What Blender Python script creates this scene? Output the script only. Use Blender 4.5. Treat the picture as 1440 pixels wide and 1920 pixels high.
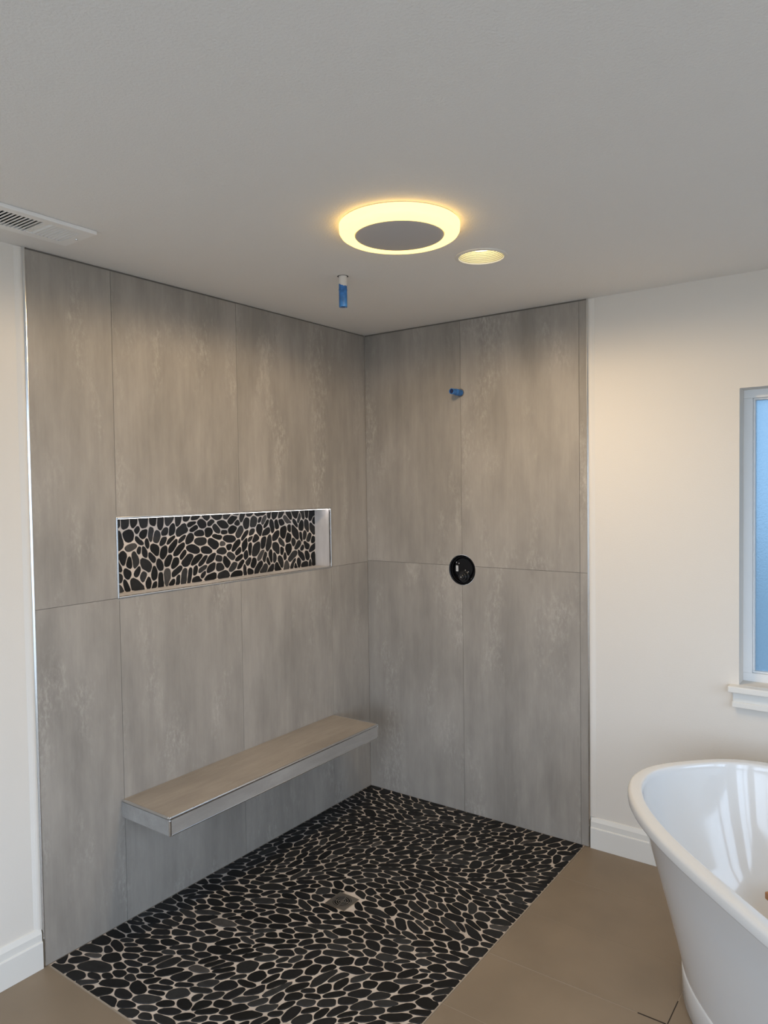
import bpy, bmesh, math, random
import numpy as np
from mathutils import Vector, Matrix

for o in list(bpy.data.objects):
    bpy.data.objects.remove(o)
scene = bpy.context.scene
COL = scene.collection
PI = math.pi

# ------------------------------------------------------------------ camera
FPX = 1376.13
CAM = Vector((2.4037, -3.1521, 1.6236))
YAW, PITCH, ROLL = -0.6281, -0.0329, -0.0139
cf = Vector((math.sin(YAW)*math.cos(PITCH), math.cos(YAW)*math.cos(PITCH), math.sin(PITCH)))
cr0 = Vector((math.cos(YAW), -math.sin(YAW), 0)); cu0 = cr0.cross(cf)
cr = cr0*math.cos(ROLL) + cu0*math.sin(ROLL)
cu = cu0*math.cos(ROLL) - cr0*math.sin(ROLL)
cam = bpy.data.objects.new('camera', bpy.data.cameras.new('camera'))
COL.objects.link(cam)
m = Matrix(((cr.x, cu.x, -cf.x), (cr.y, cu.y, -cf.y), (cr.z, cu.z, -cf.z))).to_4x4()
m.translation = CAM
cam.matrix_world = m
cam.data.sensor_fit = 'VERTICAL'; cam.data.sensor_height = 36.0
cam.data.lens = FPX*36.0/1920.0
cam.data.clip_start = 0.05
scene.camera = cam

# ------------------------------------------------------------------ sky, exposure
SKY = (0.65, 0.79, 1.0); SKY_STRENGTH = 5.8
w = bpy.data.worlds.new('sky'); scene.world = w; w.use_nodes = True
bg = w.node_tree.nodes['Background']
bg.inputs[0].default_value = (*SKY, 1); bg.inputs[1].default_value = SKY_STRENGTH
scene.view_settings.view_transform = 'Standard'
scene.view_settings.look = 'None'
scene.view_settings.exposure = 0.0
scene.view_settings.gamma = 1.0
scene.view_settings.use_curve_mapping = False
scene.cycles.max_bounces = 10
scene.cycles.diffuse_bounces = 6
scene.cycles.sample_clamp_indirect = 4.0
scene.cycles.caustics_reflective = False
scene.cycles.caustics_refractive = False

RX, RY, H = 3.60, -4.70, 2.44           # room: x 0..RX, y RY..0, ceiling height
WT = 0.16                               # wall thickness

def daylight_portal(loc, rot, sx, sy):
    l = bpy.data.lights.new('window_portal', 'AREA'); l.shape = 'RECTANGLE'; l.size = sx; l.size_y = sy
    l.cycles.is_portal = True
    o = bpy.data.objects.new('window_portal', l); COL.objects.link(o)
    o.location = loc; o.rotation_euler = rot

# ------------------------------------------------------------------ materials
def mat(name, color, rough=0.5, metal=0.0, spec=0.5, emit=None, estr=0.0, coat=0.0, bump=None, vary=None):
    """bump=(scale, strength, distance) fine noise relief; vary=(scale xyz, amount) soft colour noise"""
    M = bpy.data.materials.new(name); M.use_nodes = True
    nt = M.node_tree; b = nt.nodes['Principled BSDF']
    b.inputs['Base Color'].default_value = (*color, 1)
    b.inputs['Roughness'].default_value = rough
    b.inputs['Metallic'].default_value = metal
    b.inputs['Specular IOR Level'].default_value = spec
    b.inputs['Coat Weight'].default_value = coat
    if emit:
        b.inputs['Emission Color'].default_value = (*emit, 1)
        b.inputs['Emission Strength'].default_value = estr
    geo = nt.nodes.new('ShaderNodeNewGeometry')
    if bump:
        n = nt.nodes.new('ShaderNodeTexNoise'); n.inputs['Scale'].default_value = bump[0]
        n.inputs['Detail'].default_value = 3
        nt.links.new(geo.outputs['Position'], n.inputs['Vector'])
        bp = nt.nodes.new('ShaderNodeBump'); bp.inputs['Strength'].default_value = bump[1]
        bp.inputs['Distance'].default_value = bump[2]
        nt.links.new(n.outputs['Fac'], bp.inputs['Height'])
        nt.links.new(bp.outputs['Normal'], b.inputs['Normal'])
    if vary:
        mp = nt.nodes.new('ShaderNodeMapping'); mp.inputs['Scale'].default_value = vary[0]
        nt.links.new(geo.outputs['Position'], mp.inputs['Vector'])
        n = nt.nodes.new('ShaderNodeTexNoise'); n.inputs['Scale'].default_value = 1.0
        n.inputs['Detail'].default_value = 5
        nt.links.new(mp.outputs[0], n.inputs['Vector'])
        r = nt.nodes.new('ShaderNodeMapRange')
        r.inputs['From Min'].default_value = 0.3; r.inputs['From Max'].default_value = 0.7
        r.inputs['To Min'].default_value = 1-vary[1]; r.inputs['To Max'].default_value = 1+vary[1]
        nt.links.new(n.outputs['Fac'], r.inputs['Value'])
        mx = nt.nodes.new('ShaderNodeVectorMath'); mx.operation = 'SCALE'
        mx.inputs[0].default_value = color
        nt.links.new(r.outputs[0], mx.inputs['Scale'])
        nt.links.new(mx.outputs[0], b.inputs['Base Color'])
    return M

def concrete_tile(name, base, light, horizontal=False, fleck=1.0):
    """concrete-look porcelain: soft vertical clouds, fine brush streaks and pale worn flecks"""
    M = bpy.data.materials.new(name); M.use_nodes = True
    nt = M.node_tree; L = nt.links.new; b = nt.nodes['Principled BSDF']
    geo = nt.nodes.new('ShaderNodeNewGeometry'); info = nt.nodes.new('ShaderNodeObjectInfo')
    off = nt.nodes.new('ShaderNodeVectorMath'); off.operation = 'SCALE'
    off.inputs[0].default_value = (37.0, 53.0, 29.0); L(info.outputs['Random'], off.inputs['Scale'])
    add = nt.nodes.new('ShaderNodeVectorMath'); add.operation = 'ADD'
    L(geo.outputs['Position'], add.inputs[0]); L(off.outputs[0], add.inputs[1])
    def noise(sc, detail, rough=0.55, lo=0.35, hi=0.65):
        mp = nt.nodes.new('ShaderNodeMapping'); mp.inputs['Scale'].default_value = sc
        L(add.outputs[0], mp.inputs['Vector'])
        n = nt.nodes.new('ShaderNodeTexNoise'); n.inputs['Scale'].default_value = 1.0
        n.inputs['Detail'].default_value = detail; n.inputs['Roughness'].default_value = rough
        L(mp.outputs[0], n.inputs['Vector'])
        r = nt.nodes.new('ShaderNodeMapRange'); r.inputs['From Min'].default_value = lo
        r.inputs['From Max'].default_value = hi; L(n.outputs['Fac'], r.inputs['Value'])
        return r.outputs[0]
    v = (lambda a, c: (a, c, a)) if horizontal else (lambda a, c: (a, a, c))
    clouds = noise(v(6.5, 2.2), 5, 0.6)
    streak = noise(v(26, 2.6), 5, 0.6)
    brush = noise(v(120, 5.0), 3)
    fl_a = noise(v(75, 30), 8, 0.75, 0.46, 0.66)
    fl_b = noise(v(6.0, 2.4), 4, 0.6, 0.52, 0.74)
    def math_(op, a, c):
        n = nt.nodes.new('ShaderNodeMath'); n.operation = op
        for i, k in enumerate((a, c)):
            if isinstance(k, (int, float)): n.inputs[i].default_value = k
            else: L(k, n.inputs[i])
        return n.outputs[0]
    val = math_('ADD', math_('MULTIPLY', clouds, 0.66), math_('MULTIPLY', streak, 0.26))
    val = math_('ADD', val, math_('MULTIPLY', brush, 0.08))
    flk = math_('MULTIPLY', math_('MULTIPLY', fl_a, fl_b), fleck)
    ramp = nt.nodes.new('ShaderNodeMix'); ramp.data_type = 'RGBA'
    ramp.inputs['A'].default_value = (*[c*0.80 for c in base], 1)
    ramp.inputs['B'].default_value = (*[c*1.20 for c in base], 1)
    L(val, ramp.inputs['Factor'])
    mx = nt.nodes.new('ShaderNodeMix'); mx.data_type = 'RGBA'
    L(flk, mx.inputs['Factor']); L(ramp.outputs['Result'], mx.inputs['A'])
    mx.inputs['B'].default_value = (*light, 1)
    L(mx.outputs['Result'], b.inputs['Base Color'])
    b.inputs['Roughness'].default_value = 0.55
    b.inputs['Specular IOR Level'].default_value = 0.35
    bp = nt.nodes.new('ShaderNodeBump'); bp.inputs['Strength'].default_value = 0.12
    bp.inputs['Distance'].default_value = 0.002
    L(val, bp.inputs['Height']); L(bp.outputs['Normal'], b.inputs['Normal'])
    return M

M_PAINT = mat('warm_white_wall_paint', (0.79, 0.745, 0.68), 0.75, spec=0.25, bump=(190, 0.18, 0.002))
M_CEIL = mat('ceiling_paint', (0.83, 0.81, 0.78), 0.85, spec=0.2, bump=(150, 0.55, 0.003))
M_TRIM = mat('white_trim_paint', (0.82, 0.80, 0.75), 0.4)
M_TILE = concrete_tile('concrete_look_tile', (0.345, 0.314, 0.277), (0.55, 0.51, 0.455))
M_TILE_B = concrete_tile('concrete_look_bench_tile', (0.345, 0.305, 0.26), (0.46, 0.42, 0.37), True, 0.6)
M_TILE_F = concrete_tile('concrete_look_daylit_bench_face', (0.335, 0.315, 0.29), (0.48, 0.46, 0.43), True, 0.6)  # greyer than the seat: cool daylight on the faces put into the colour
M_TILE_N = concrete_tile('concrete_look_lit_niche_tile', (0.58, 0.55, 0.53), (0.66, 0.63, 0.60), False, 0.4)  # wall tile made paler, the strip light's glow put into its colour
M_WGROUT = mat('dark_wall_grout', (0.16, 0.145, 0.125), 0.9)
M_GROUT = mat('pale_pebble_grout', (0.60, 0.53, 0.47), 0.9, bump=(400, 0.3, 0.001), vary=((6, 6, 6), 0.15))
M_FLOOR = mat('taupe_floor_tile', (0.262, 0.203, 0.142), 0.42, spec=0.4, bump=(260, 0.05, 0.001), vary=((3.5, 3.5, 3.5), 0.10))
M_FGROUT = mat('taupe_floor_grout', (0.36, 0.30, 0.235), 0.9)
M_GAP = mat('open_floor_joint', (0.03, 0.022, 0.016), 0.9)
M_METAL = mat('brushed_aluminium_trim', (0.76, 0.755, 0.74), 0.24, metal=1.0)
M_STEEL = mat('satin_steel', (0.68, 0.63, 0.57), 0.32, metal=1.0)
M_TUB = mat('glossy_white_acrylic', (0.78, 0.78, 0.77), 0.10, coat=0.3)
M_VINYL = mat('white_window_vinyl', (0.80, 0.80, 0.79), 0.35)
M_BLUE = mat('blue_pipe_plastic', (0.035, 0.17, 0.47), 0.55, bump=(300, 0.3, 0.001), vary=((60, 60, 60), 0.25))
M_BLUEIN = mat('blue_pipe_bore', (0.01, 0.02, 0.08), 0.7)
M_WPIPE = mat('white_pipe_paint', (0.75, 0.72, 0.67), 0.7, bump=(250, 0.6, 0.002))
M_BLACK = mat('black_valve_plastic', (0.005, 0.005, 0.006), 0.30, spec=0.3)
M_BLACK2 = mat('black_valve_stem', (0.016, 0.016, 0.017), 0.24, spec=0.5)
M_STICK = mat('white_sticker', (0.8, 0.8, 0.78), 0.6)
M_FAN = mat('grey_fan_panel', (0.52, 0.50, 0.495), 0.6)
M_DARK = mat('dark_duct', (0.015, 0.017, 0.02), 0.8)
M_VENT = mat('white_vent_enamel', (0.88, 0.87, 0.85), 0.4)
M_RING = mat('glowing_ring_diffuser', (0.55, 0.46, 0.28), 0.4, emit=(1.0, 0.62, 0.17), estr=3.0)
M_BAFFLE = mat('lamplit_white_baffle', (0.78, 0.74, 0.52), 0.5)  # white baffle with the lamp's yellow light put into its colour
M_BULB = mat('glowing_lamp_lens', (0.9, 0.9, 0.85), 0.5, emit=(1.0, 0.86, 0.58), estr=2.6)
M_LED = mat('glowing_led_lens', (0.9, 0.9, 0.9), 0.5, emit=(1.0, 0.94, 0.90), estr=8.0)
M_WOOD = mat('orange_brown_wood', (0.36, 0.17, 0.07), 0.55, vary=((40, 40, 6), 0.2))
M_CARD = mat('tan_cardboard', (0.48, 0.38, 0.28), 0.85, vary=((30, 30, 30), 0.12))
M_GROUND = mat('pale_bounce_ground', (0.33, 0.32, 0.30), 0.95, vary=((1, 1, 1), 0.2))  # ground lightened to bounce daylight up to the ceiling
M_SIDING = mat('grey_blue_siding', (0.25, 0.30, 0.36), 0.8)
M_PEB = [mat('black_pebble_%s' % n, c, r, spec=0.22, bump=(120, 0.12, 0.001), vary=((45, 45, 45), 0.18)) for n, c, r in (
    ('jet', (0.008, 0.008, 0.008), 0.48), ('soot', (0.012, 0.012, 0.013), 0.5),
    ('charcoal', (0.019, 0.019, 0.019), 0.55), ('slate', (0.030, 0.030, 0.030), 0.55),
    ('ash', (0.060, 0.056, 0.053), 0.6))]

def frosted_glass():
    M = bpy.data.materials.new('frosted_privacy_glass'); M.use_nodes = True
    nt = M.node_tree; L = nt.links.new; nt.nodes.remove(nt.nodes['Principled BSDF'])
    out = nt.nodes['Material Output']
    tr = nt.nodes.new('ShaderNodeBsdfTranslucent'); rf = nt.nodes.new('ShaderNodeBsdfRefraction')
    gl = nt.nodes.new('ShaderNodeBsdfGlossy')
    tint = (0.105, 0.17, 0.22)  # dark blue tint stands in for dim dusk light outside
    tr.inputs[0].default_value = (*tint, 1)
    rf.inputs[0].default_value = (0.088, 0.135, 0.17, 1); rf.inputs['Roughness'].default_value = 0.55
    rf.inputs['IOR'].default_value = 1.25
    gl.inputs['Roughness'].default_value = 0.3
    n = nt.nodes.new('ShaderNodeTexNoise'); n.inputs['Scale'].default_value = 170; n.inputs['Detail'].default_value = 2
    g = nt.nodes.new('ShaderNodeNewGeometry'); L(g.outputs['Position'], n.inputs['Vector'])
    bp = nt.nodes.new('ShaderNodeBump'); bp.inputs['Strength'].default_value = 0.7; bp.inputs['Distance'].default_value = 0.004
    L(n.outputs['Fac'], bp.inputs['Height'])
    for k in (rf, gl): L(bp.outputs['Normal'], k.inputs['Normal'])
    m1 = nt.nodes.new('ShaderNodeMixShader'); m1.inputs[0].default_value = 0.6
    L(tr.outputs[0], m1.inputs[1]); L(rf.outputs[0], m1.inputs[2])
    m2 = nt.nodes.new('ShaderNodeMixShader'); m2.inputs[0].default_value = 0.05
    L(m1.outputs[0], m2.inputs[1]); L(gl.outputs[0], m2.inputs[2])
    L(m2.outputs[0], out.inputs['Surface'])
    return M
M_FROST = frosted_glass()

def clear_glass():
    M = bpy.data.materials.new('clear_window_glass'); M.use_nodes = True
    nt = M.node_tree; L = nt.links.new; nt.nodes.remove(nt.nodes['Principled BSDF'])
    t = nt.nodes.new('ShaderNodeBsdfTransparent'); t.inputs[0].default_value = (0.93, 0.95, 0.95, 1)
    g = nt.nodes.new('ShaderNodeBsdfGlossy'); g.inputs['Roughness'].default_value = 0.02
    mx = nt.nodes.new('ShaderNodeMixShader'); mx.inputs[0].default_value = 0.06
    L(t.outputs[0], mx.inputs[1]); L(g.outputs[0], mx.inputs[2])
    L(mx.outputs[0], nt.nodes['Material Output'].inputs['Surface'])
    return M
M_CLEAR = clear_glass()

# ------------------------------------------------------------------ mesh helpers
def obj(name, verts, faces, material, parent=None, smooth=False, mats=None, midx=None):
    me = bpy.data.meshes.new(name); me.from_pydata([tuple(v) for v in verts], [], faces); me.update()
    for k in (mats or [material]): me.materials.append(k)
    if midx is not None:
        me.polygons.foreach_set('material_index', midx)
    if smooth: me.polygons.foreach_set('use_smooth', [True]*len(me.polygons))
    o = bpy.data.objects.new(name, me); COL.objects.link(o)
    if parent is not None: o.parent = parent
    return o

def bm_obj(name, bm, material, parent=None, smooth=False):
    bmesh.ops.recalc_face_normals(bm, faces=bm.faces)
    me = bpy.data.meshes.new(name); bm.to_mesh(me); bm.free(); me.materials.append(material)
    if smooth: me.polygons.foreach_set('use_smooth', [True]*len(me.polygons))
    o = bpy.data.objects.new(name, me); COL.objects.link(o)
    if parent is not None: o.parent = parent
    return o

def bm_box(bm, lo, hi):
    r = bmesh.ops.create_cube(bm, size=1.0)
    c = [(a+b)/2 for a, b in zip(lo, hi)]; s = [b-a for a, b in zip(lo, hi)]
    for v in r['verts']: v.co = Vector([c[i]+v.co[i]*s[i] for i in range(3)])
    return r['verts']

def box(name, lo, hi, material, parent=None, bevel=0.0):
    bm = bmesh.new(); bm_box(bm, lo, hi)
    if bevel: bmesh.ops.bevel(bm, geom=list(bm.edges), offset=bevel, segments=2, affect='EDGES', profile=0.5)
    return bm_obj(name, bm, material, parent)

def boxes(name, lst, material, parent=None):
    bm = bmesh.new()
    for lo, hi in lst: bm_box(bm, lo, hi)
    return bm_obj(name, bm, material, parent)

def cells(u0, u1, v0, v1, holes):
    """rectangle minus rectangular holes, as rectangles"""
    us = sorted({u0, u1, *[h[0] for h in holes], *[h[1] for h in holes]})
    vs = sorted({v0, v1, *[h[2] for h in holes], *[h[3] for h in holes]})
    us = [u for u in us if u0 <= u <= u1]; vs = [v for v in vs if v0 <= v <= v1]
    out = []
    for a, b in zip(us, us[1:]):
        for c, d in zip(vs, vs[1:]):
            mu, mv = (a+b)/2, (c+d)/2
            if not any(h[0] < mu < h[1] and h[2] < mv < h[3] for h in holes): out.append((a, b, c, d))
    return out

def prism(name, poly2, to3, d0, d1, material, parent=None):
    """poly2 ring extruded between depth d0 and d1; to3(u, v, d) -> xyz"""
    n = len(poly2)
    v = [to3(a, b, d0) for a, b in poly2] + [to3(a, b, d1) for a, b in poly2]
    f = [list(range(n)), list(range(2*n-1, n-1, -1))] + [[i, i+n, (i+1) % n+n, (i+1) % n] for i in range(n)]
    bm = bmesh.new(); vv = [bm.verts.new(k) for k in v]
    for k in f: bm.faces.new([vv[i] for i in k])
    return bm_obj(name, bm, material, parent)

def lathe(name, prof, material, parent=None, loc=(0, 0, 0), axis='Z', seg=48, smooth=True, mats=None, rings=None):
    """prof: list of (r, h); axis Z revolves about vertical, Y about -y (h grows toward the room)"""
    bm = bmesh.new(); R = []
    for r, h in prof:
        row = []
        for i in range(seg):
            a = 2*PI*i/seg
            p = (r*math.cos(a), r*math.sin(a), h) if axis == 'Z' else (r*math.cos(a), -h, r*math.sin(a))
            row.append(bm.verts.new((p[0]+loc[0], p[1]+loc[1], p[2]+loc[2])))
        R.append(row)
    for a, b in zip(R, R[1:]):
        for i in range(seg):
            j = (i+1) % seg
            try: bm.faces.new((a[i], a[j], b[j], b[i]))
            except ValueError: pass
    bmesh.ops.remove_doubles(bm, verts=bm.verts, dist=1e-6)
    o = bm_obj(name, bm, material, parent, smooth)
    if smooth:
        try: o.data.set_sharp_from_angle(angle=math.radians(35))
        except Exception: pass
    return o

def tag(o, label=None, cat=None, group=None, kind=None):
    if label: o['label'] = label
    if cat: o['category'] = cat
    if group: o['group'] = group
    if kind: o['kind'] = kind
    return o

def empty(name, loc=(0, 0, 0)):
    o = bpy.data.objects.new(name, None); COL.objects.link(o); o.location = loc; o.empty_display_size = 0.1
    return o

def adopt(root):
    """children were built in world coordinates: keep them there"""
    mi = Matrix.Translation(root.location).inverted()
    for c in root.children: c.matrix_parent_inverse = mi

# ------------------------------------------------------------------ the shell
NY0, NY1, NZ0, NZ1, ND = -1.533, -0.303, 1.2275, 1.5255, 0.108       # niche opening and depth
TL, TW = 1.853, 1.2254                                              # tiled length left wall, tiled width back wall
VX, VZ, VR = 0.586, 1.212, 0.0755                                   # valve hole
WX0, WX1, WZ0, WZ1 = 1.838, 2.86, 0.822, 1.995                      # window in back wall
DW = 0.011                                                          # drywall lies behind the tile face

lft = lambda a, b, d: (d, a, b)          # (y, z, depth x)
bck = lambda a, b, d: (a, d, b)          # (x, z, depth y)

wall_left = tag(boxes('wall_left', [((-WT, a, c), (-DW, b, d)) for a, b, c, d in
    cells(RY, DW, 0, H, [(NY0-0.012, NY1+0.012, NZ0-0.012, NZ1+0.012)])], M_PAINT), 'warm white painted wall with grey tiled shower section and pebble niche', None, None, 'structure')
wall_back = tag(boxes('wall_back', [((a, DW, c), (b, WT+DW, d)) for a, b, c, d in
    cells(-WT, RX+WT, 0, H, [(VX-0.078, VX+0.078, VZ-0.078, VZ+0.078), (WX0, WX1, WZ0, WZ1)])], M_PAINT),
    'warm white painted wall with grey tiled shower section and frosted window', None, None, 'structure')
R_WIN = [(-1.65, -0.65, 0.85, 1.98), (-4.30, -2.35, 0.30, 2.15)]  # second opening is unseen, assumed and enlarged to let in more daylight
wall_right = tag(boxes('wall_right', [((RX, a, c), (RX+WT, b, d)) for a, b, c, d in
    cells(RY, DW, 0, H, R_WIN)], M_PAINT), 'warm white painted wall with two clear windows, one enlarged for daylight', None, None, 'structure')
F_WIN = [(0.6, 3.1, 0.20, 2.15)]  # unseen opening behind the camera, added and widened to supply daylight
wall_front = tag(boxes('wall_front', [((a, RY-WT, c), (b, RY, d)) for a, b, c, d in
    cells(-WT, RX+WT, 0, H, F_WIN)], M_PAINT), 'warm white painted wall with one wide clear window added for daylight', None, None, 'structure')

# ceiling with openings for the lamp can and the air register
CANX, CANY, CANR = 1.145, -0.810, 0.079
VENT = (0.168, 0.284, -2.130, -1.822)          # slot field x0 x1 y0 y1
hs = 0.13
bm = bmesh.new()
for a, b, c, d in cells(-WT, RX+WT, RY-WT, WT, [(CANX-hs, CANX+hs, CANY-hs, CANY+hs), VENT]):
    bm.faces.new([bm.verts.new(k) for k in ((a, c, H), (a, d, H), (b, d, H), (b, c, H))])
seg = 48
inner = [bm.verts.new((CANX+CANR*math.cos(2*PI*i/seg), CANY+CANR*math.sin(2*PI*i/seg), H)) for i in range(seg)]
outer = []
for i in range(seg):
    c, s = math.cos(2*PI*i/seg), math.sin(2*PI*i/seg); k = hs/max(abs(c), abs(s))
    outer.append(bm.verts.new((CANX+k*c, CANY+k*s, H)))
for i in range(seg):
    j = (i+1) % seg; bm.faces.new((inner[i], outer[i], outer[j], inner[j]))
bmesh.ops.remove_doubles(bm, verts=bm.verts, dist=1e-5)
bm.faces.new([bm.verts.new(k) for k in ((-WT, RY-WT, 2.66), (RX+WT, RY-WT, 2.66), (RX+WT, WT, 2.66), (-WT, WT, 2.66))])
for (xa, ya), (xb, yb) in (((-WT, RY-WT), (RX+WT, RY-WT)), ((RX+WT, RY-WT), (RX+WT, WT)), ((RX+WT, WT), (-WT, WT)), ((-WT, WT), (-WT, RY-WT))):
    bm.faces.new([bm.verts.new(k) for k in ((xa, ya, H), (xb, yb, H), (xb, yb, 2.66), (xa, ya, 2.66))])
tag(bm_obj('ceiling', bm, M_CEIL), 'off-white textured ceiling over the shower', None, None, 'structure')

# floor: grout bed with taupe tiles, and the sunken pebble shower floor
PX, PY = 1.207, -1.843
floor = tag(boxes('floor', [((a, c, -0.12), (b, d, -0.0007)) for a, b, c, d in cells(-WT, RX+WT, RY-WT, WT, [(0, PX, PY, 0)])], M_FGROUT),
    'taupe tiled bathroom floor around the pebble shower floor', None, None, 'structure')
TPX, TPY, JG = 0.603, 0.3075, 0.0028
gx = [PX+TPX*k for k in range(-2, 5)]; gy = [-TPY*k for k in range(0, 17)]
tile_mesh = {}
rng = random.Random(5)
for x0, x1 in zip(gx, gx[1:]):
    for y1, y0 in zip(gy, gy[1:]):
        a, b, c, d = max(x0, 0)+JG/2, min(x1, RX)-JG/2, max(y0, RY)+JG/2, y1-JG/2
        if b-a < 0.02 or d-c < 0.02: continue
        if (a+b)/2 < PX and (c+d)/2 > PY: continue
        key = (round(b-a, 4), round(d-c, 4))
        if key not in tile_mesh:
            sx, sy = key; t = box('floor_tile', (-sx/2, -sy/2, -0.010), (sx/2, sy/2, 0), M_FLOOR, floor)
            tile_mesh[key] = t.data
        else:
            t = bpy.data.objects.new('floor_tile', tile_mesh[key]); COL.objects.link(t); t.parent = floor
        t.location = ((a+b)/2, (c+d)/2, rng.uniform(-0.0004, 0.0004))
# two short joints by the bathtub still without grout
boxes('open_joint', [((1.722, -0.9245, -0.0025), (1.806, -0.9205, 0.0006)), ((1.8085, -0.930, -0.0025), (1.8115, -0.80, 0.0006))], M_GAP, floor)

# ------------------------------------------------------------------ wall tile panels
G = 0.0016
def panel(parent, to3, u0, u1, v0, v1, face=0.0, back=0.010, g=G):
    return prism('tile_panel', [(u0+g/2, v0+g/2), (u1-g/2, v0+g/2), (u1-g/2, v1-g/2), (u0+g/2, v1-g/2)], to3, face, back, M_TILE, parent)

JZ = NZ0-0.001                  # row joint, also the niche's lower edge
TOP = H-0.006
cols = [-TL, NY0+0.004, -0.9205, NY1-0.002, 0.0]
# panels of the left wall around the niche
for i, (a, b) in enumerate(zip(cols, cols[1:])):
    panel(wall_left, lft, a, b, 0.001, JZ, 0.0, -0.010)
panel(wall_left, lft, cols[0], NY0, JZ, TOP, 0.0, -0.010)
panel(wall_left, lft, NY0, cols[2], NZ1, TOP, 0.0, -0.010)
n0 = cols[2]
prism('tile_panel', [(n0+G/2, NZ1+G/2), (NY1+G/2, NZ1+G/2), (NY1+G/2, JZ+G/2), (-G/2, JZ+G/2), (-G/2, TOP), (n0+G/2, TOP)], lft, 0.0, -0.010, M_TILE, wall_left)
boxes('grout', [((-0.0105, a, c), (-0.003, b, d)) for a, b, c, d in cells(-TL+0.001, 0.0, 0, H-0.0005, [(NY0-0.004, NY1+0.004, NZ0-0.004, NZ1+0.004)])], M_WGROUT, wall_left)

KX1, KX2, KZ = 0.588, 1.1905, 1.233
def notch(u0, u1, v0, v1, corner):
    """rectangle whose given corner is cut by the valve hole circle"""
    u0, u1, v0, v1 = u0+G/2, u1-G/2, v0+G/2, v1-G/2
    P = [(u0, v0), (u1, v0), (u1, v1), (u0, v1)]
    cu_, cv_ = P[corner]
    uu = VX + math.copysign(math.sqrt(VR**2-(cv_-VZ)**2), (u0+u1)/2-cu_)
    vv = VZ + math.copysign(math.sqrt(VR**2-(cu_-VX)**2), (v0+v1)/2-cv_)
    A, B = (uu, cv_), (cu_, vv)
    prev = P[corner-1]
    first, last = (A, B) if abs(prev[1]-cv_) < 1e-9 else (B, A)
    a0 = math.atan2(first[1]-VZ, first[0]-VX); a1 = math.atan2(last[1]-VZ, last[0]-VX)
    while a1-a0 > PI: a1 -= 2*PI
    while a1-a0 < -PI: a1 += 2*PI
    arc = [(VX+VR*math.cos(a0+(a1-a0)*k/12), VZ+VR*math.sin(a0+(a1-a0)*k/12)) for k in range(13)]
    ring = []
    for i in range(4):
        ring += arc if i == corner else [P[i]]
    prism('tile_panel', ring, bck, 0.0, 0.010, M_TILE, wall_back)
notch(0, KX1, 0.001, KZ, 2); notch(KX1, KX2, 0.001, KZ, 3)
notch(0, KX1, KZ, TOP, 1); notch(KX1, KX2, KZ, TOP, 0)
panel(wall_back, bck, KX2, TW, 0.001, KZ, 0.0, 0.010); panel(wall_back, bck, KX2, TW, KZ, TOP, 0.0, 0.010)
boxes('grout', [((a, 0.003, c), (b, 0.0105, d)) for a, b, c, d in cells(0.0, TW-0.001, 0, H-0.0005, [(VX-0.077, VX+0.077, VZ-0.077, VZ+0.077)])], M_WGROUT, wall_back)

# metal edge profiles where the tile stops, with the plaster bead beside them
prof = [(0, 0.0), (0.0, 0.0012), (0.0016, 0.0012), (0.0060, -0.004), (0.0060, -0.0105), (0, -0.0105)]
prism('edge_trim', [(-TL-u, d) for u, d in prof], lambda a, b, z: (b, a, z), 0.0, H-0.001, M_METAL, wall_left)
prism('edge_trim', [(TW+u, -d) for u, d in prof], lambda a, b, z: (a, b, z), 0.0, H-0.001, M_METAL, wall_back)
bead = [(0.0060, -0.0108), (0.0060, -0.0055), (0.013, -0.0045), (0.019, -0.0055), (0.032, -0.0108)]
prism('plaster_bead', [(-TL-u, d) for u, d in bead], lambda a, b, z: (b, a, z), 0.13, H-0.001, M_PAINT, wall_left)
prism('plaster_bead', [(TW+u, -d) for u, d in bead], lambda a, b, z: (a, b, z), 0.14, H-0.001, M_PAINT, wall_back)

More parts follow.
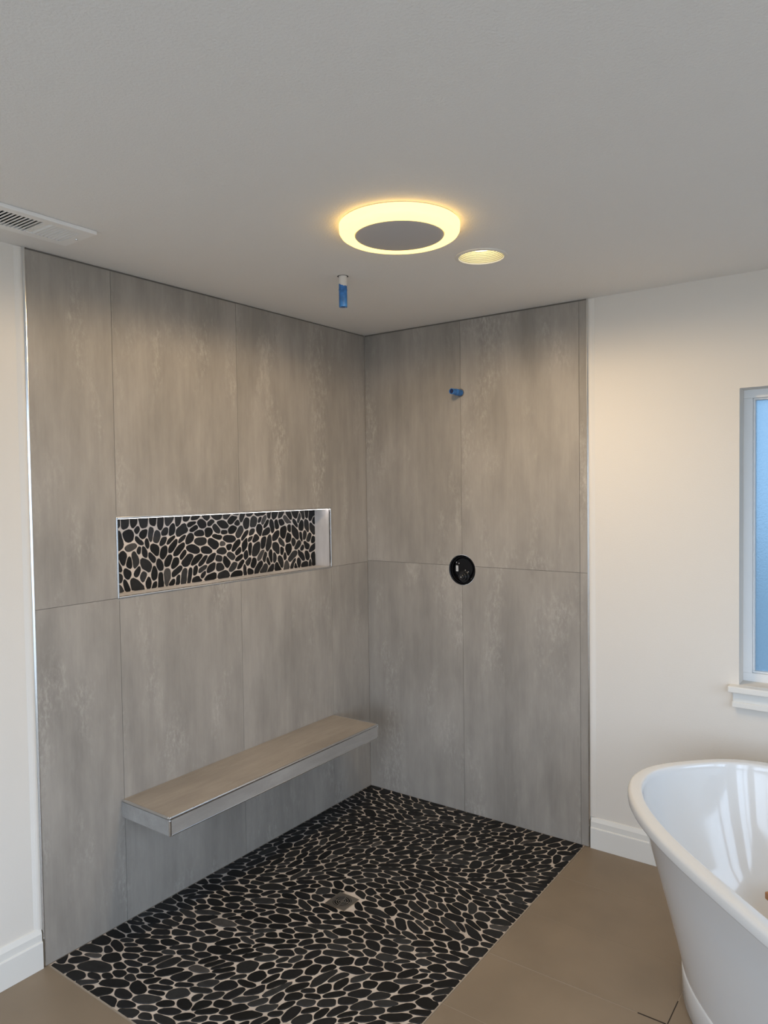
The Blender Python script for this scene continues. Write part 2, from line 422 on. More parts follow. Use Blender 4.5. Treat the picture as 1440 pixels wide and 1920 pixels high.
# ------------------------------------------------------------------ pebbles
def pebble_field(W_, H_, n, seed, theta, asp_lo, asp_hi, block=None, gap=(0.0020, 0.0034), NA=16):
    """rounded pebbles packed as a relaxed anisotropic Voronoi mosaic on [0,W]x[0,H]"""
    rg = np.random.default_rng(seed)
    nx = max(1, int(round(math.sqrt(n*W_/H_)))); ny = int(math.ceil(n/nx))
    gxx, gyy = np.meshgrid((np.arange(nx)+0.5)/nx*W_, (np.arange(ny)+0.5)/ny*H_)
    P = np.stack([gxx.ravel(), gyy.ravel()], 1) + rg.normal(0, 0.35, (nx*ny, 2))*[W_/nx, H_/ny]
    P = np.clip(P, 0.006, [W_-0.006, H_-0.006]); N = len(P)
    th = theta(P, rg); asp = rg.uniform(asp_lo, asp_hi, N); s = np.exp(rg.normal(0, 0.17, N))
    def metric():
        c, sn = np.cos(th), np.sin(th); q = np.sqrt(asp)
        return np.stack([np.stack([c/q, sn/q], 1), np.stack([-sn*q, c*q], 1)], 1)/s[:, None, None]
    Mx = metric()
    res = 0.005; GX = np.arange(res/2, W_, res); GY = np.arange(res/2, H_, res)
    win = int(0.10/res)
    for it in range(9):
        D = np.full((len(GY), len(GX)), 1e9); Lb = np.full(D.shape, -1)
        for i in range(N):
            cx, cy = int(P[i, 0]/res), int(P[i, 1]/res)
            xa, xb, ya, yb = max(0, cx-win), min(len(GX), cx+win), max(0, cy-win), min(len(GY), cy+win)
            dx = GX[xa:xb][None, :]-P[i, 0]; dy = GY[ya:yb][:, None]-P[i, 1]
            d = (Mx[i, 0, 0]*dx+Mx[i, 0, 1]*dy)**2+(Mx[i, 1, 0]*dx+Mx[i, 1, 1]*dy)**2
            sub = D[ya:yb, xa:xb]; k = d < sub; sub[k] = d[k]; Lb[ya:yb, xa:xb][k] = i
        lab = Lb.ravel(); xs = np.tile(GX, len(GY)); ys = np.repeat(GY, len(GX))
        ok = lab >= 0; cnt = np.bincount(lab[ok], minlength=N)
        sx = np.bincount(lab[ok], xs[ok], N); sy = np.bincount(lab[ok], ys[ok], N); k = cnt > 0
        P[k, 0] = sx[k]/cnt[k]; P[k, 1] = sy[k]/cnt[k]
    polys = []
    NB = 32; ang = np.arange(NB)*2*PI/NB
    for i in range(N):
        dd = np.hypot(P[:, 0]-P[i, 0], P[:, 1]-P[i, 1]); nb = np.where((dd < 0.16) & (dd > 1e-6))[0]
        q = math.sqrt(asp[i]); c, sn = math.cos(th[i]), math.sin(th[i])
        ux, uy = np.cos(ang)*q, np.sin(ang)/q
        U = np.stack([c*ux-sn*uy, sn*ux+c*uy], 1)
        r = np.full(NB, 9.0)
        own = np.einsum('ab,kb->ka', Mx[i], U); A0 = (own**2).sum(1)
        for j in nb:
            o_ = Mx[j]@(P[i]-P[j]); v_ = np.einsum('ab,kb->ka', Mx[j], U)
            a = (v_**2).sum(1)-A0; b = 2*(v_@o_); cc = (o_**2).sum()
            disc = b*b-4*a*cc; okk = disc >= 0; sq = np.sqrt(np.where(okk, disc, 0))
            with np.errstate(divide='ignore', invalid='ignore'):
                r1 = (-b-sq)/(2*a); r2 = (-b+sq)/(2*a); r3 = -cc/b
            for rr in (np.where(np.abs(a) < 1e-9, r3, r1), np.where(np.abs(a) < 1e-9, r3, r2)):
                good = okk & (rr > 0) & np.isfinite(rr); r = np.where(good & (rr < r), rr, r)
        med = np.median(r); r = np.minimum(r, med*1.9)
        ln = np.hypot(U[:, 0], U[:, 1]); R = r*ln
        sm = r
        for keep, damp in ((5, 0.7), (5, 0.6), (6, 0.9)):
            Fq = np.fft.rfft(np.minimum(sm, r)); Fq[keep:] = 0; Fq[3:keep] *= damp; sm = np.fft.irfft(Fq, NB)
        R = np.minimum(sm*1.02, r*1.01)*ln
        g_ = rg.uniform(*gap); R = np.maximum(R-g_, 0.003)
        D_ = U/ln[:, None]
        # straight cuts at the border of the field
        for ax, lim in ((0, W_), (1, H_)):
            with np.errstate(divide='ignore', invalid='ignore'):
                hi = np.where(D_[:, ax] > 1e-6, (lim-0.001-P[i, ax])/D_[:, ax], 9)
                lo = np.where(D_[:, ax] < -1e-6, (0.001-P[i, ax])/D_[:, ax], 9)
            R = np.minimum(R, np.minimum(hi, lo))
        if block is not None:
            bx, by, bh = block
            if abs(P[i, 0]-bx) < bh+0.004 and abs(P[i, 1]-by) < bh+0.004: continue
            for k in range(NB):
                t0, t1 = 0.0, 9.0
                for ax, bc in ((0, bx), (1, by)):
                    d_ = D_[k, ax] if abs(D_[k, ax]) > 1e-9 else 1e-9
                    ta, tb = sorted(((bc-bh-P[i, ax])/d_, (bc+bh-P[i, ax])/d_)); t0 = max(t0, ta); t1 = min(t1, tb)
                if t0 < t1 and 0 < t0: R[k] = min(R[k], t0)
        if R.min() < 0.0015 or R.mean() < 0.006: continue
        pts = P[i]+D_*R[:, None]
        polys.append(pts[::NB//NA])
    return polys

def pebble_geo(poly, to3, top):
    """flat honed top with a rounded shoulder"""
    c = poly.mean(0); d = c-poly; l = np.hypot(d[:, 0], d[:, 1])[:, None]
    inn = poly + d/l*np.minimum(0.0022, l*0.3)
    n = len(poly)
    v = [to3(a, b, -0.0015) for a, b in poly] + [to3(a, b, top*0.45) for a, b in poly+d/l*0.0004] + [to3(a, b, top) for a, b in inn]
    f = []
    for k in (0, 1):
        for i in range(n):
            j = (i+1) % n; f.append((k*n+i, k*n+j, (k+1)*n+j, (k+1)*n+i))
    f.append(tuple(range(2*n, 3*n)))
    return v, f

def make_pebbles(polys, to3, top, parent, seed, limit=None, rank=None):
    rg = random.Random(seed)
    mi = [rg.choices(range(5), (34, 32, 22, 9, 3))[0] for _ in polys]
    order = list(range(len(polys)))
    if rank is not None: order.sort(key=lambda i: -rank[i])
    single = order if limit is None else order[:limit]
    for i in single:
        c = polys[i].mean(0); base = Vector(to3(c[0], c[1], 0))
        v, f = pebble_geo(polys[i], to3, top)
        o = obj('pebble', [Vector(k)-base for k in v], f, M_PEB[mi[i]], parent)
        o.location = base
        me = o.data; me.polygons.foreach_set('use_smooth', [True]*(len(f)-1)+[False])
    rest = [] if limit is None else order[limit:]
    if rest:
        V, F, MI, SM = [], [], [], []
        for i in rest:
            v, f = pebble_geo(polys[i], to3, top); n = len(V); V += v; F += [tuple(k+n for k in q) for q in f]
            MI += [mi[i]]*len(f); SM += [True]*(len(f)-1)+[False]
        o = obj('pebbles', V, F, None, parent, mats=M_PEB, midx=MI)
        o.data.polygons.foreach_set('use_smooth', SM); o['kind'] = 'stuff'

def project(p):
    d = Vector(p)-CAM; z = d.dot(cf)
    return 720+FPX*d.dot(cr)/z, 960-FPX*d.dot(cu)/z

# shower floor
DRX, DRY, DRH = 0.588, -0.968, 0.049
shower_floor = tag(boxes('shower_floor', [((a, c, -0.12), (b, d, -0.0012)) for a, b, c, d in
    cells(0.0, PX, PY, 0.0, [(DRX-0.040, DRX+0.040, DRY-0.040, DRY+0.040)])], M_GROUT),
    'shower floor of black pebbles set in pale grout', None, None, 'structure')
def th_floor(P, rg):
    a = -0.55 + 0.5*np.sin(P[:, 0]*4.1+1.0)*np.cos(P[:, 1]*3.3+0.4) + 0.35*np.sin(P[:, 1]*6.2+P[:, 0]*3.0)
    return a + rg.normal(0, 0.3, len(P))
fpoly = pebble_field(PX-0.004, -PY-0.003, 900, 11, th_floor, 1.3, 2.9, (DRX, -DRY, DRH))
flo = lambda a, b, d: (a+0.001, -b-0.0005, d)
rank = []
for pl in fpoly:
    q = [project(flo(a, b, 0)) for a, b in pl]
    ar = abs(sum(q[i][0]*q[i-1][1]-q[i-1][0]*q[i][1] for i in range(len(q))))/2
    cx = sum(k[0] for k in q)/len(q); cy = sum(k[1] for k in q)/len(q)
    vis = 1.0 if cy < 1915 and 60 < cx < 1200 else 0.0
    rank.append(ar*vis)
make_pebbles(fpoly, flo, 0.0016, shower_floor, 3, 300, rank)
# thin metal-coloured edge between pebbles and floor tile
boxes('edge_strip', [((PX-0.0035, PY, -0.01), (PX+0.0008, 0, 0.0012)), ((0.0, PY-0.0008, -0.01), (PX+0.0008, PY+0.003, 0.0012))], M_FGROUT, shower_floor)

# floor drain
dr = tag(empty('floor_drain', (DRX, DRY, 0)), 'small square steel drain grate set in the pebble shower floor', 'drain')
bm = bmesh.new(); N = 40; Rg = 0.037
inn = [bm.verts.new((DRX+Rg*math.cos(2*PI*i/N+PI/4), DRY+Rg*math.sin(2*PI*i/N+PI/4), 0.0016)) for i in range(N)]
low = [bm.verts.new((DRX+Rg*math.cos(2*PI*i/N+PI/4), DRY+Rg*math.sin(2*PI*i/N+PI/4), 0.0006)) for i in range(N)]
out = []; outl = []
for i in range(N):
    c, s = math.cos(2*PI*i/N+PI/4), math.sin(2*PI*i/N+PI/4); k = 0.048/max(abs(c), abs(s))
    out.append(bm.verts.new((DRX+k*c, DRY+k*s, 0.0018))); outl.append(bm.verts.new((DRX+k*c, DRY+k*s, -0.002)))
for i in range(N):
    j = (i+1) % N
    for q in ((inn[i], out[i], out[j], inn[j]), (low[i], inn[i], inn[j], low[j]), (out[i], outl[i], outl[j], out[j])): bm.faces.new(q)
bm_obj('frame', bm, M_STEEL, dr)
lathe('sump', [(0.0385, -0.0015), (0.0375, -0.030), (0.0, -0.034)], M_DARK, dr, (DRX, DRY, 0), seg=40)
for r in (0.0325, 0.0235, 0.0145, 0.006):
    prof = [(r-0.0021, 0.0012), (r-0.0021, 0.0019), (r+0.0021, 0.0019), (r+0.0021, 0.0012), (r-0.0021, 0.0012)]
    lathe('grate_ring', prof, M_STEEL, dr, (DRX, DRY, 0), seg=40)
for k in range(4):
    a = PI*k/4+0.2
    d = Vector((math.cos(a), math.sin(a), 0)); p_ = Vector((-d.y, d.x, 0))*0.0018; c = Vector((DRX, DRY, 0))
    if k % 2 == 0:
        pts = [c-d*0.037-p_, c+d*0.037-p_, c+d*0.037+p_, c-d*0.037+p_]
        prism('grate_bar', [(q.x, q.y) for q in pts], lambda a_, b_, z: (a_, b_, z), 0.0009, 0.0017, M_STEEL, dr)
adopt(dr)

# ------------------------------------------------------------------ niche
nb = box('niche_back', (-ND-0.012, NY0-0.01, NZ0-0.01), (-ND, NY1+0.01, NZ1+0.01), M_GROUT, wall_left)
nb['label'] = 'recessed wall niche back covered in black pebbles'
def th_n(P, rg): return 0.9+0.8*np.sin(P[:, 0]*7+0.5)+rg.normal(0, 0.5, len(P))
npoly = pebble_field(NY1-NY0, NZ1-NZ0, 185, 23, th_n, 1.25, 2.3)
make_pebbles(npoly, lambda a, b, d: (-ND+0.0012+d, NY0+a, NZ0+b), 0.0016, nb, 8)
lin = [('bottom', (-ND, NY0, NZ0-0.010), (-0.001, NY1, NZ0+0.0)), ('top', (-ND, NY0, NZ1), (-0.001, NY1, NZ1+0.010)),
       ('a', (-ND, NY0-0.010, NZ0), (-0.001, NY0, NZ1)), ('b', (-ND, NY1, NZ0), (-0.001, NY1+0.010, NZ1))]
for _, lo, hi in lin: box('niche_side_tile', lo, hi, M_TILE_N, wall_left)
tw, tp = 0.0075, 0.0035
for u0, u1, v0, v1 in ((NY0-0.002, NY1+0.002, NZ1-0.004, NZ1+tw-0.004), (NY0-0.002, NY1+0.002, NZ0-tw+0.004, NZ0+0.004),
                       (NY0-tw+0.004, NY0+0.004, NZ0-tw+0.004, NZ1+tw-0.004), (NY1-0.004, NY1+tw-0.004, NZ0-tw+0.004, NZ1+tw-0.004)):
    box('niche_trim', (-0.010, u0, v0), (tp, u1, v1), M_METAL, wall_left, bevel=0.0022)
led = tag(box('led_strip', (-0.026, NY0+0.006, NZ1-0.0055), (-0.013, NY1-0.006, NZ1-0.0003), M_LED, None, 0.0015),
    'thin glowing strip light along the top of the wall niche', 'strip light')

# ------------------------------------------------------------------ floating bench
BY0, BY1, BX, BZ0, BZ1 = -1.541, -0.300, 0.281, 0.402, 0.469
bench = tag(empty('floating_bench', (0.0, (BY0+BY1)/2, BZ0)), 'grey tiled floating bench with metal edging fixed to shower wall', 'bench')
box('core', (0.0005, BY0+0.010, BZ0), (BX-0.010, BY1-0.010, BZ1-0.010), M_WGROUT, bench)
box('seat_tile', (0.0005, BY0+0.006, BZ1-0.010), (BX-0.007, BY1-0.006, BZ1-0.0005), M_TILE_B, bench)
box('front_tile', (BX-0.010, BY0+0.008, BZ0+0.001), (BX-0.0005, BY1-0.008, BZ1-0.009), M_TILE_F, bench)
for y0, y1 in ((BY0+0.0005, BY0+0.010), (BY1-0.010, BY1-0.0005)):
    box('end_tile', (0.0005, y0, BZ0+0.001), (BX-0.008, y1, BZ1-0.009), M_TILE_F, bench)
e = 0.008
box('edge_trim', (BX-e, BY0, BZ1-e), (BX+0.001, BY1, BZ1+0.0012), M_METAL, bench, 0.003)
for y0, y1 in ((BY0-0.001, BY0+e), (BY1-e, BY1+0.001)):
    box('edge_trim', (0.0005, y0, BZ1-e), (BX-e, y1, BZ1+0.0010), M_METAL, bench, 0.003)
    box('edge_trim', (BX-e, y0, BZ0), (BX+0.001, y1, BZ1-e), M_METAL, bench, 0.003)
box('edge_trim', (BX-e, BY0+e, BZ0-0.001), (BX+0.0005, BY1-e, BZ0+0.005), M_METAL, bench, 0.002)
adopt(bench)

# ------------------------------------------------------------------ pipe stubs and valve
def pipe_z(x, y, z0, z1, r, name, material, parent):
    return lathe(name, [(0.0, z1), (r*0.86, z1), (r, z1-0.001), (r, z0+0.001), (r*0.95, z0), (r*0.74, z0), (r*0.74, z0+0.03), (0, z0+0.03)], material, parent, (x, y, 0), seg=28)
st = tag(empty('ceiling_pipe_stub', (0.608, -0.928, H)), 'blue capped shower pipe stub hanging from ceiling', 'pipe')
pipe_z(0.608, -0.928, 2.322, 2.440, 0.0150, 'pipe', M_WPIPE, st)
t = pipe_z(0.608, -0.928, 2.3215, 2.418, 0.0158, 'blue_sleeve', M_BLUE, st)
lathe('sleeve_seam', [(0.0158, 2.3905), (0.0166, 2.390), (0.0166, 2.386), (0.0158, 2.3855)], M_BLUE, st, (0.608, -0.928, 0), seg=28)
lathe('bore', [(0.0115, 2.3235), (0.0, 2.3235)], M_BLUEIN, st, (0.608, -0.928, 0), seg=28)
# ragged white paint running down over the blue
bm = bmesh.new(); N = 28; rr = random.Random(2)
up = [bm.verts.new((0.608+0.0162*math.cos(2*PI*i/N), -0.928+0.0162*math.sin(2*PI*i/N), 2.4395)) for i in range(N)]
dn = [bm.verts.new((0.608+0.0162*math.cos(2*PI*i/N), -0.928+0.0162*math.sin(2*PI*i/N), 2.412-0.008*math.sin(2*PI*i/N+2.2)-rr.uniform(0, 0.005))) for i in range(N)]
for i in range(N): bm.faces.new((up[i], up[(i+1) % N], dn[(i+1) % N], dn[i]))
bm_obj('paint_overspray', bm, M_WPIPE, st, True)
lathe('ceiling_gap', [(0.0165, H-0.0006), (0.0215, H-0.0006)], M_DARK, st, (0.608, -0.928, 0), seg=28)
adopt(st)

sw = tag(empty('wall_pipe_stub', (0.588, 0.0, 2.084)), 'blue capped shower pipe stub sticking out of tiled wall', 'pipe')
r_, L_ = 0.0142, 0.086
o = lathe('pipe', [(0.0, 0.0), (r_*1.12, 0.0), (r_*1.12, 0.046), (r_*0.97, 0.048), (r_, L_-0.001), (r_*0.95, L_), (r_*0.78, L_), (r_*0.78, L_-0.03), (0, L_-0.03)], M_BLUE, sw, (0.588, 0.0, 2.084), 'Y', 28)
lathe('bore', [(r_*0.76, L_-0.006), (0, L_-0.006)], M_BLUEIN, sw, (0.588, 0.0, 2.084), 'Y', 28)
lathe('wall_gap', [(r_*1.1, 0.0007), (r_*1.45, 0.0007)], M_WGROUT, sw, (0.588, 0.0, 2.084), 'Y', 28)
adopt(sw)

vv = tag(empty('shower_valve', (VX, 0.01, VZ)), 'round black shower valve rough-in set in a hole in the tiled wall', 'valve')
C0 = (VX, 0.0, VZ)
lathe('housing', [(0.0745, -0.002), (0.0735, -0.004), (0.070, -0.005), (0.068, -0.018), (0.064, -0.020), (0.062, -0.034), (0.0, -0.034)], M_BLACK, vv, C0, 'Y', 48)
lathe('housing_ring', [(0.066, -0.019), (0.066, -0.012), (0.0625, -0.012), (0.0615, -0.020)], M_BLACK, vv, C0, 'Y', 48)
lathe('cover_plate', [(0.052, -0.034), (0.052, -0.026), (0.050, -0.024), (0.0, -0.024)], M_BLACK, vv, (VX-0.004, 0.0, VZ+0.006), 'Y', 40)
C1 = (VX+0.002, 0.0, VZ-0.034)
lathe('stem_collar', [(0.030, -0.025), (0.030, -0.014), (0.028, -0.012), (0.022, -0.012)], M_BLACK2, vv, C1, 'Y', 32)
lathe('stem', [(0.022, -0.012), (0.022, 0.002), (0.020, 0.004), (0.014, 0.004), (0.014, 0.012), (0.012, 0.014), (0.0, 0.014)], M_BLACK2, vv, C1, 'Y', 32)
lathe('stem_screw', [(0.0038, 0.014), (0.0035, 0.0155), (0.0, 0.016)], M_STEEL, vv, C1, 'Y', 14)
for dx, dz in ((-0.030, 0.030), (0.006, -0.004), (0.022, -0.010), (-0.045, 0.034), (0.040, -0.045)):
    lathe('screw', [(0.0036, -0.024), (0.0032, -0.0225), (0.0, -0.022)], M_METAL, vv, (VX+dx, 0.0, VZ+dz), 'Y', 12)
stk = box('sticker', (VX-0.046, 0.0215, VZ-0.010), (VX-0.034, 0.0225, VZ+0.018), M_STICK, vv)
for k in range(5):
    box('sticker_print', (VX-0.0425, 0.0211, VZ-0.006+k*0.0045), (VX-0.0385, 0.0215, VZ-0.0035+k*0.0045), M_BLACK, stk)
adopt(vv)
for c in stk.children: c.matrix_parent_inverse = Matrix.Identity(4)

# ------------------------------------------------------------------ ceiling fan light
FX, FY = 1.100, -1.255
fl = tag(empty('ceiling_fan_light', (FX, FY, H)), 'round ceiling fan light with glowing warm ring and grey centre', 'ceiling light')
lathe('mounting_plate', [(0.0, H), (0.183, H), (0.183, H-0.004), (0.0, H-0.004)], M_FAN, fl, (FX, FY, 0), seg=72)
lathe('diffuser_ring', [(0.184, H-0.0035), (0.187, H-0.006), (0.187, H-0.016), (0.186, H-0.027), (0.182, H-0.034), (0.174, H-0.039), (0.160, H-0.0418), (0.146, H-0.0422), (0.1415, H-0.0405), (0.1405, H-0.036), (0.1405, H-0.004)], M_RING, fl, (FX, FY, 0), seg=72)
lathe('fan_panel', [(0.0, H-0.0400), (0.130, H-0.0400), (0.1375, H-0.0385), (0.1395, H-0.036), (0.1395, H-0.010)], M_FAN, fl, (FX, FY, 0), seg=72)
l = bpy.data.lights.new('fan_light_beam', 'SPOT'); l.energy = 44; l.color = (1.0, 0.74, 0.44)
l.spot_size = math.radians(180); l.spot_blend = 0.22; l.shadow_soft_size = 0.06
lo_ = bpy.data.objects.new('fan_light_beam', l); COL.objects.link(lo_); lo_.location = (FX, FY, H-0.05); lo_.parent = fl
adopt(fl)

# recessed downlight: its beam is this lamp's own light
def downlight(x, y, label, watts, beam=True):
    d = tag(empty('recessed_downlight', (x, y, H)), label, 'ceiling light')
    lathe('trim_ring', [(0.079, H-0.001), (0.081, H-0.0045), (0.087, H-0.005), (0.0925, H-0.003), (0.0935, H-0.0002)], M_TRIM, d, (x, y, 0), seg=48)
    pr = [(0.079, H-0.001)]
    for k in range(8):
        f = k/8; r = 0.079-0.016*f; z = H+0.044*f
        pr += [(r, z+0.0012), (r-0.0018, z+0.0022), (r-0.0018, z+0.0048)]
    pr += [(0.060, H+0.044)]
    lathe('baffle', pr, M_BAFFLE, d, (x, y, 0), seg=48)
    lathe('lens', [(0.062, H+0.044), (0.056, H+0.036), (0.045, H+0.032), (0.0, H+0.030)], M_BULB, d, (x, y, 0), seg=40)
    l = bpy.data.lights.new('downlight_beam', 'SPOT'); l.energy = watts; l.color = (1.0, 0.77, 0.50)
    l.spot_size = math.radians(155); l.spot_blend = 0.75; l.shadow_soft_size = 0.03
    lo = bpy.data.objects.new('downlight_beam', l); COL.objects.link(lo); lo.location = (x, y, H-0.004); lo.parent = d
    adopt(d)
    return d
downlight(CANX, CANY, 'small recessed downlight with ribbed white baffle beside the ceiling fan light', 21)

# air register
vx0, vx1, vy0, vy1 = 0.137, 0.312, -2.165, -1.789
vent = tag(empty('air_register', ((vx0+vx1)/2, (vy0+vy1)/2, H)), 'white louvred metal air register on ceiling', 'vent')
zt, zb = H-0.0002, H-0.010
a0, a1, b0, b1 = VENT
bm = bmesh.new()
for xa, xb, ya, yb in cells(vx0, vx1, vy0, vy1, [(a0, a1, b0, b1)]): bm_box(bm, (xa, ya, zb), (xb, yb, zt))
bm_obj('frame', bm, M_VENT, vent)
box('lip', (vx1-0.001, vy0, zb-0.002), (vx1+0.006, vy1, zt), M_VENT, vent, 0.002)
mid = -1.930
box('divider', (a0, mid-0.006, H-0.0078), (a1, mid+0.006, H+0.002), M_VENT, vent)
box('duct_end', (a0-0.03, b0-0.03, H+0.060), (a1+0.03, b1+0.03, H+0.064), M_DARK, vent)
boxes('duct', [((a0-0.004, b0-0.002, H+0.001), (a0-0.001, b1+0.002, H+0.061)), ((a1+0.001, b0-0.002, H+0.001), (a1+0.004, b1+0.002, H+0.061)),
               ((a0-0.004, b0-0.004, H+0.001), (a1+0.004, b0-0.001, H+0.061)), ((a0-0.004, b1+0.001, H+0.001), (a1+0.004, b1+0.004, H+0.061))], M_DARK, vent)
def slat(y, tilt, ln_):
    d = Vector((0, math.sin(tilt), math.cos(tilt))); n_ = Vector((0, math.cos(tilt), -math.sin(tilt)))*0.0006
    c = Vector((0, y, H-0.0088))
    q = [c-n_, c+n_, c+d*ln_+n_, c+d*ln_-n_]
    prism('slat', [(k.y, k.z) for k in q], lambda a_, b_, x: (x, a_, b_), a0+0.0005, a1-0.0005, M_VENT, vent)
def grille_bar(y, wd): box('bar', (a0, y-wd, H-0.0098), (a1, y, H-0.0082), M_VENT, vent)
y = b1-0.001
while y > mid+0.012:
    grille_bar(y, 0.0042); slat(y-0.0040, -0.52, 0.0170); y -= 0.0125
y = mid-0.012
while y > b0+0.006:
    grille_bar(y, 0.0042); slat(y-0.001, 0.75, 0.016); y -= 0.0125
lathe('screw', [(0.004, zb-0.0002), (0.0035, zb-0.002), (0.0, zb-0.0025)], M_METAL, vent, (0.225, -1.803, 0), seg=14)
adopt(vent)

# ------------------------------------------------------------------ baseboards
bprof = [(0.0, 0.0), (0.0165, 0.0), (0.0165, 0.090), (0.0150, 0.0935), (0.0115, 0.0945), (0.0115, 0.1190), (0.0105, 0.1215), (0.0045, 0.1365), (0.0, 0.1375)]
def baseboard(name, to3, s0, s1, label):
    o = prism(name, [(d, z+0.0008) for d, z in bprof], to3, s0, s1, M_TRIM)
    return tag(o, label, None, None, 'structure')
baseboard('baseboard_left', lambda d, z, s: (-DW+d+0.0003, s, z), RY+0.02, -TL-0.0095, 'white stepped baseboard beside the tiled shower wall')
bb = baseboard('baseboard_back', lambda d, z, s: (s, DW-d-0.0003, z), TW+0.0095, RX-0.02, 'white stepped baseboard behind the bathtub')
baseboard('baseboard_right', lambda d, z, s: (RX-d-0.0003, s, z), RY+0.02, DW-0.02, 'white stepped baseboard under the clear windows')
baseboard('baseboard_front', lambda d, z, s: (s, RY+d+0.0003, z), 0.02, RX-0.02, 'white stepped baseboard under the added wide window')

# ------------------------------------------------------------------ windows
def win_frame(root, to3, u0, u1, v0, v1, d0, d1, glass, mull=True, fw=0.036):
    """frame bars, glazing beads and panes; depth d0 (room side) .. d1"""
    def b(name, a, c, e_, f_, da, db, m_):
        p0, p1 = to3(a, e_, da), to3(c, f_, db)
        lo = [min(x, y_) for x, y_ in zip(p0, p1)]; hi = [max(x, y_) for x, y_ in zip(p0, p1)]
        return box(name, lo, hi, m_, root, 0.0015 if name != 'pane' else 0)
    b('frame_bar', u0, u1, v1-fw, v1, d0, d1, M_VINYL); b('frame_bar', u0, u1, v0, v0+fw, d0, d1, M_VINYL)
    b('frame_bar', u0, u0+fw, v0+fw, v1-fw, d0, d1, M_VINYL); b('frame_bar', u1-fw, u1, v0+fw, v1-fw, d0, d1, M_VINYL)
    mids = [u0+fw]
    if mull:
        um = (u0+u1)/2; b('mullion', um-0.03, um+0.03, v0+fw, v1-fw, d0, d1, M_VINYL); mids = [u0+fw, um+0.03]
    ends = [u1-fw] if not mull else [(u0+u1)/2-0.03, u1-fw]
    s_ = 1 if d1 > d0 else -1
    for a, c in zip(mids, ends):
        g_ = 0.007; da, db = d0+s_*0.012, d1-s_*0.004
        b('glazing_bead', a, c, v1-fw-g_, v1-fw, da, db, M_VINYL); b('glazing_bead', a, c, v0+fw, v0+fw+g_, da, db, M_VINYL)
        b('glazing_bead', a, a+g_, v0+fw+g_, v1-fw-g_, da, db, M_VINYL); b('glazing_bead', c-g_, c, v0+fw+g_, v1-fw-g_, da, db, M_VINYL)
        pm = (d0+d1)/2+s_*0.006
        p0, p1 = to3(a+g_, v0+fw+g_, pm), to3(c-g_, v0+fw+g_, pm); p2, p3 = to3(c-g_, v1-fw-g_, pm), to3(a+g_, v1-fw-g_, pm)
        obj('pane', [p0, p1, p2, p3], [(0, 1, 2, 3)], glass, root)

w1 = tag(empty('window_1', (WX0, 0.09, WZ0)), 'white vinyl window with blue frosted glass and white sill', None, None, 'structure')
win_frame(w1, bck, WX0, WX1, WZ0, WZ1, 0.092, 0.150, M_FROST, False, 0.034)
box('sill', (1.803, -0.030, 0.796), (WX1+0.035, 0.0915, 0.8215), M_TRIM, w1, 0.004)
box('apron', (1.818, -0.006, 0.735), (WX1+0.02, 0.0105, 0.7955), M_TRIM, w1, 0.002)
box('apron_step', (1.816, -0.012, 0.735), (WX1+0.022, -0.005, 0.757), M_TRIM, w1, 0.002)
adopt(w1)
rgt = lambda a, b, d: (RX+d, a, b)
frt = lambda a, b, d: (a, RY-d, b)
for n_, (wall_fn, lst) in enumerate(((rgt, R_WIN), (frt, F_WIN))):
    for u0, u1, v0, v1 in lst:
        k = 2+n_*2+lst.index((u0, u1, v0, v1))
        ww = tag(empty('window_%d' % k, wall_fn(u0, v0, 0.0)), 'white framed clear two-pane window number %s in the bathroom wall' % ('one', 'two', 'three')[k-2], None, None, 'structure')
        ww['label'] = ('clear two-pane window beside the bathtub', 'assumed clear two-pane window away from the bathtub, enlarged for daylight', 'wide clear two-pane window facing the shower, added for daylight')[k-2]
        win_frame(ww, wall_fn, u0, u1, v0, v1, 0.05, 0.11, M_CLEAR)
        adopt(ww)
        cx, cy, cz = wall_fn((u0+u1)/2, (v0+v1)/2, WT+0.005)
        rot = (0, PI/2, 0) if n_ == 0 else (PI/2, 0, 0)
        sx, sy = (v1-v0, u1-u0) if n_ == 0 else (u1-u0, v1-v0)
        daylight_portal((cx, cy, cz), rot, sx, sy)

# outside
tag(box('ground', (-30, -30, -0.60), (30, 30, -0.45), M_GROUND), 'pale ground outside the windows, lightened to bounce daylight indoors', None, None, 'structure')

# ------------------------------------------------------------------ bathtub
TX, TY, TTH, TZ = 2.337, -0.952, -0.769, 0.62
tub = tag(empty('bathtub', (TX, TY, 0.0)), 'glossy white freestanding oval bathtub set diagonally below frosted window', 'bathtub')
ct, sn_ = math.cos(TTH), math.sin(TTH)
def se_ring(a, b, z, n=2.8, N=96):
    out = []
    for i in range(N):
        t = 2*PI*i/N; c, s = math.cos(t), math.sin(t)
        u = a*math.copysign(abs(c)**(2/n), c); v = b*math.copysign(abs(s)**(2/n), s)
        out.append((TX+ct*u-sn_*v, TY+sn_*u+ct*v, z))
    return out
def loft(name, rows, material, parent, cap0=False, cap1=False, N=96):
    V = []; F = []
    for r in rows: V += se_ring(*r, N=N)
    for k in range(len(rows)-1):
        for i in range(N):
            j = (i+1) % N; F.append((k*N+i, k*N+j, (k+1)*N+j, (k+1)*N+i))
    if cap0: F.append(tuple(range(N-1, -1, -1)))
    if cap1: F.append(tuple(range((len(rows)-1)*N, len(rows)*N)))
    bm = bmesh.new(); vv_ = [bm.verts.new(k) for k in V]
    for f in F: bm.faces.new([vv_[i] for i in f])
    return bm_obj(name, bm, material, parent, True)
TA, TB = 0.832, 0.432
loft('outer_shell', [(0.625, 0.302, 0.100), (0.645, 0.312, 0.16), (0.69, 0.340, 0.30), (0.745, 0.374, 0.45), (0.79, 0.402, 0.56), (0.812, 0.414, 0.590)], M_TUB, tub)
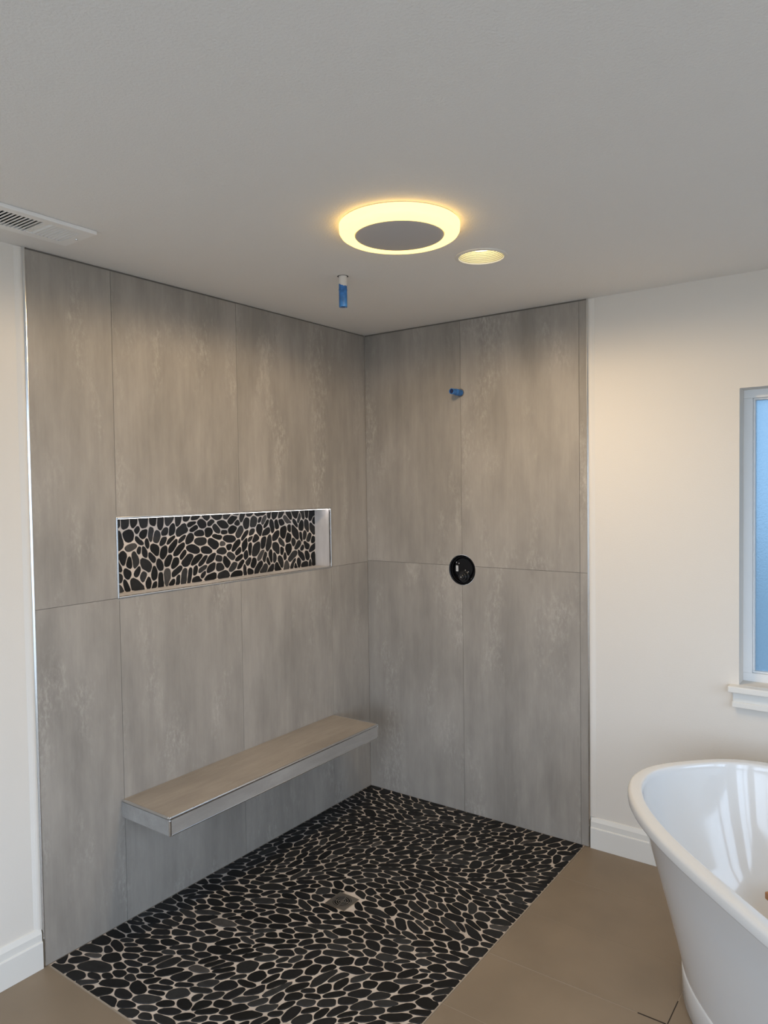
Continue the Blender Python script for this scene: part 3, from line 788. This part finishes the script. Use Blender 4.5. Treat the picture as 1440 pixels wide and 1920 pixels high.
loft('rim', [(0.800, 0.404, 0.587), (TA-0.006, TB-0.006, 0.583), (TA-0.001, TB-0.001, 0.586), (TA, TB, 0.590), (TA, TB, 0.609), (TA-0.002, TB-0.002, 0.615), (TA-0.006, TB-0.006, 0.619), (TA-0.012, TB-0.012, TZ),
             (TA-0.036, TB-0.036, TZ), (TA-0.041, TB-0.041, 0.6185), (TA-0.0445, TB-0.0445, 0.613), (TA-0.0465, TB-0.0465, 0.590)], M_TUB, tub)
loft('basin', [(TA-0.046, TB-0.046, 0.600), (TA-0.053, TB-0.051, 0.56), (TA-0.095, TB-0.085, 0.44), (TA-0.155, TB-0.120, 0.30), (TA-0.215, TB-0.150, 0.215), (TA-0.275, TB-0.185, 0.172), (TA-0.36, TB-0.24, 0.155), (0.30, 0.10, 0.150), (0.02, 0.01, 0.149)], M_TUB, tub, False, True)
loft('plinth', [(0.622, 0.299, 0.001), (0.6265, 0.3035, 0.008), (0.629, 0.306, 0.096), (0.627, 0.304, 0.103), (0.620, 0.298, 0.106)], M_TUB, tub, True, False)
adopt(tub)
def tub_box(name, u0, u1, v0, v1, z0, z1, material, parent=None, bevel=0.0):
    """box aligned with the bathtub's axis"""
    c = Vector((TX+ct*(u0+u1)/2-sn_*(v0+v1)/2, TY+sn_*(u0+u1)/2+ct*(v0+v1)/2, (z0+z1)/2))
    o = box(name, (-(u1-u0)/2, -(v1-v0)/2, -(z1-z0)/2), ((u1-u0)/2, (v1-v0)/2, (z1-z0)/2), material, parent, bevel)
    o.rotation_euler.z = TTH; o.location = c
    return o
tag(tub_box('cardboard_sheet', -0.495, -0.12, 0.0, 0.17, 0.212, 0.215, M_CARD), 'tan cardboard sheet lying in the bathtub', 'cardboard')
stl = tag(empty('wooden_stool', (TX-0.18, TY+0.35, 0.215)), 'small orange-brown wooden stool standing in the bathtub', 'stool')
SU, SV, SW, SD, SZ = -0.485, 0.045, 0.26, 0.13, 0.318
tub_box('top', SU, SU+SW, SV, SV+SD, SZ-0.024, SZ, M_WOOD, stl, 0.004)
for a in (SU+0.012, SU+SW-0.037):
    for b in (SV+0.012, SV+SD-0.037):
        tub_box('leg', a, a+0.025, b, b+0.025, 0.2153, SZ-0.024, M_WOOD, stl, 0.002)
adopt(stl)
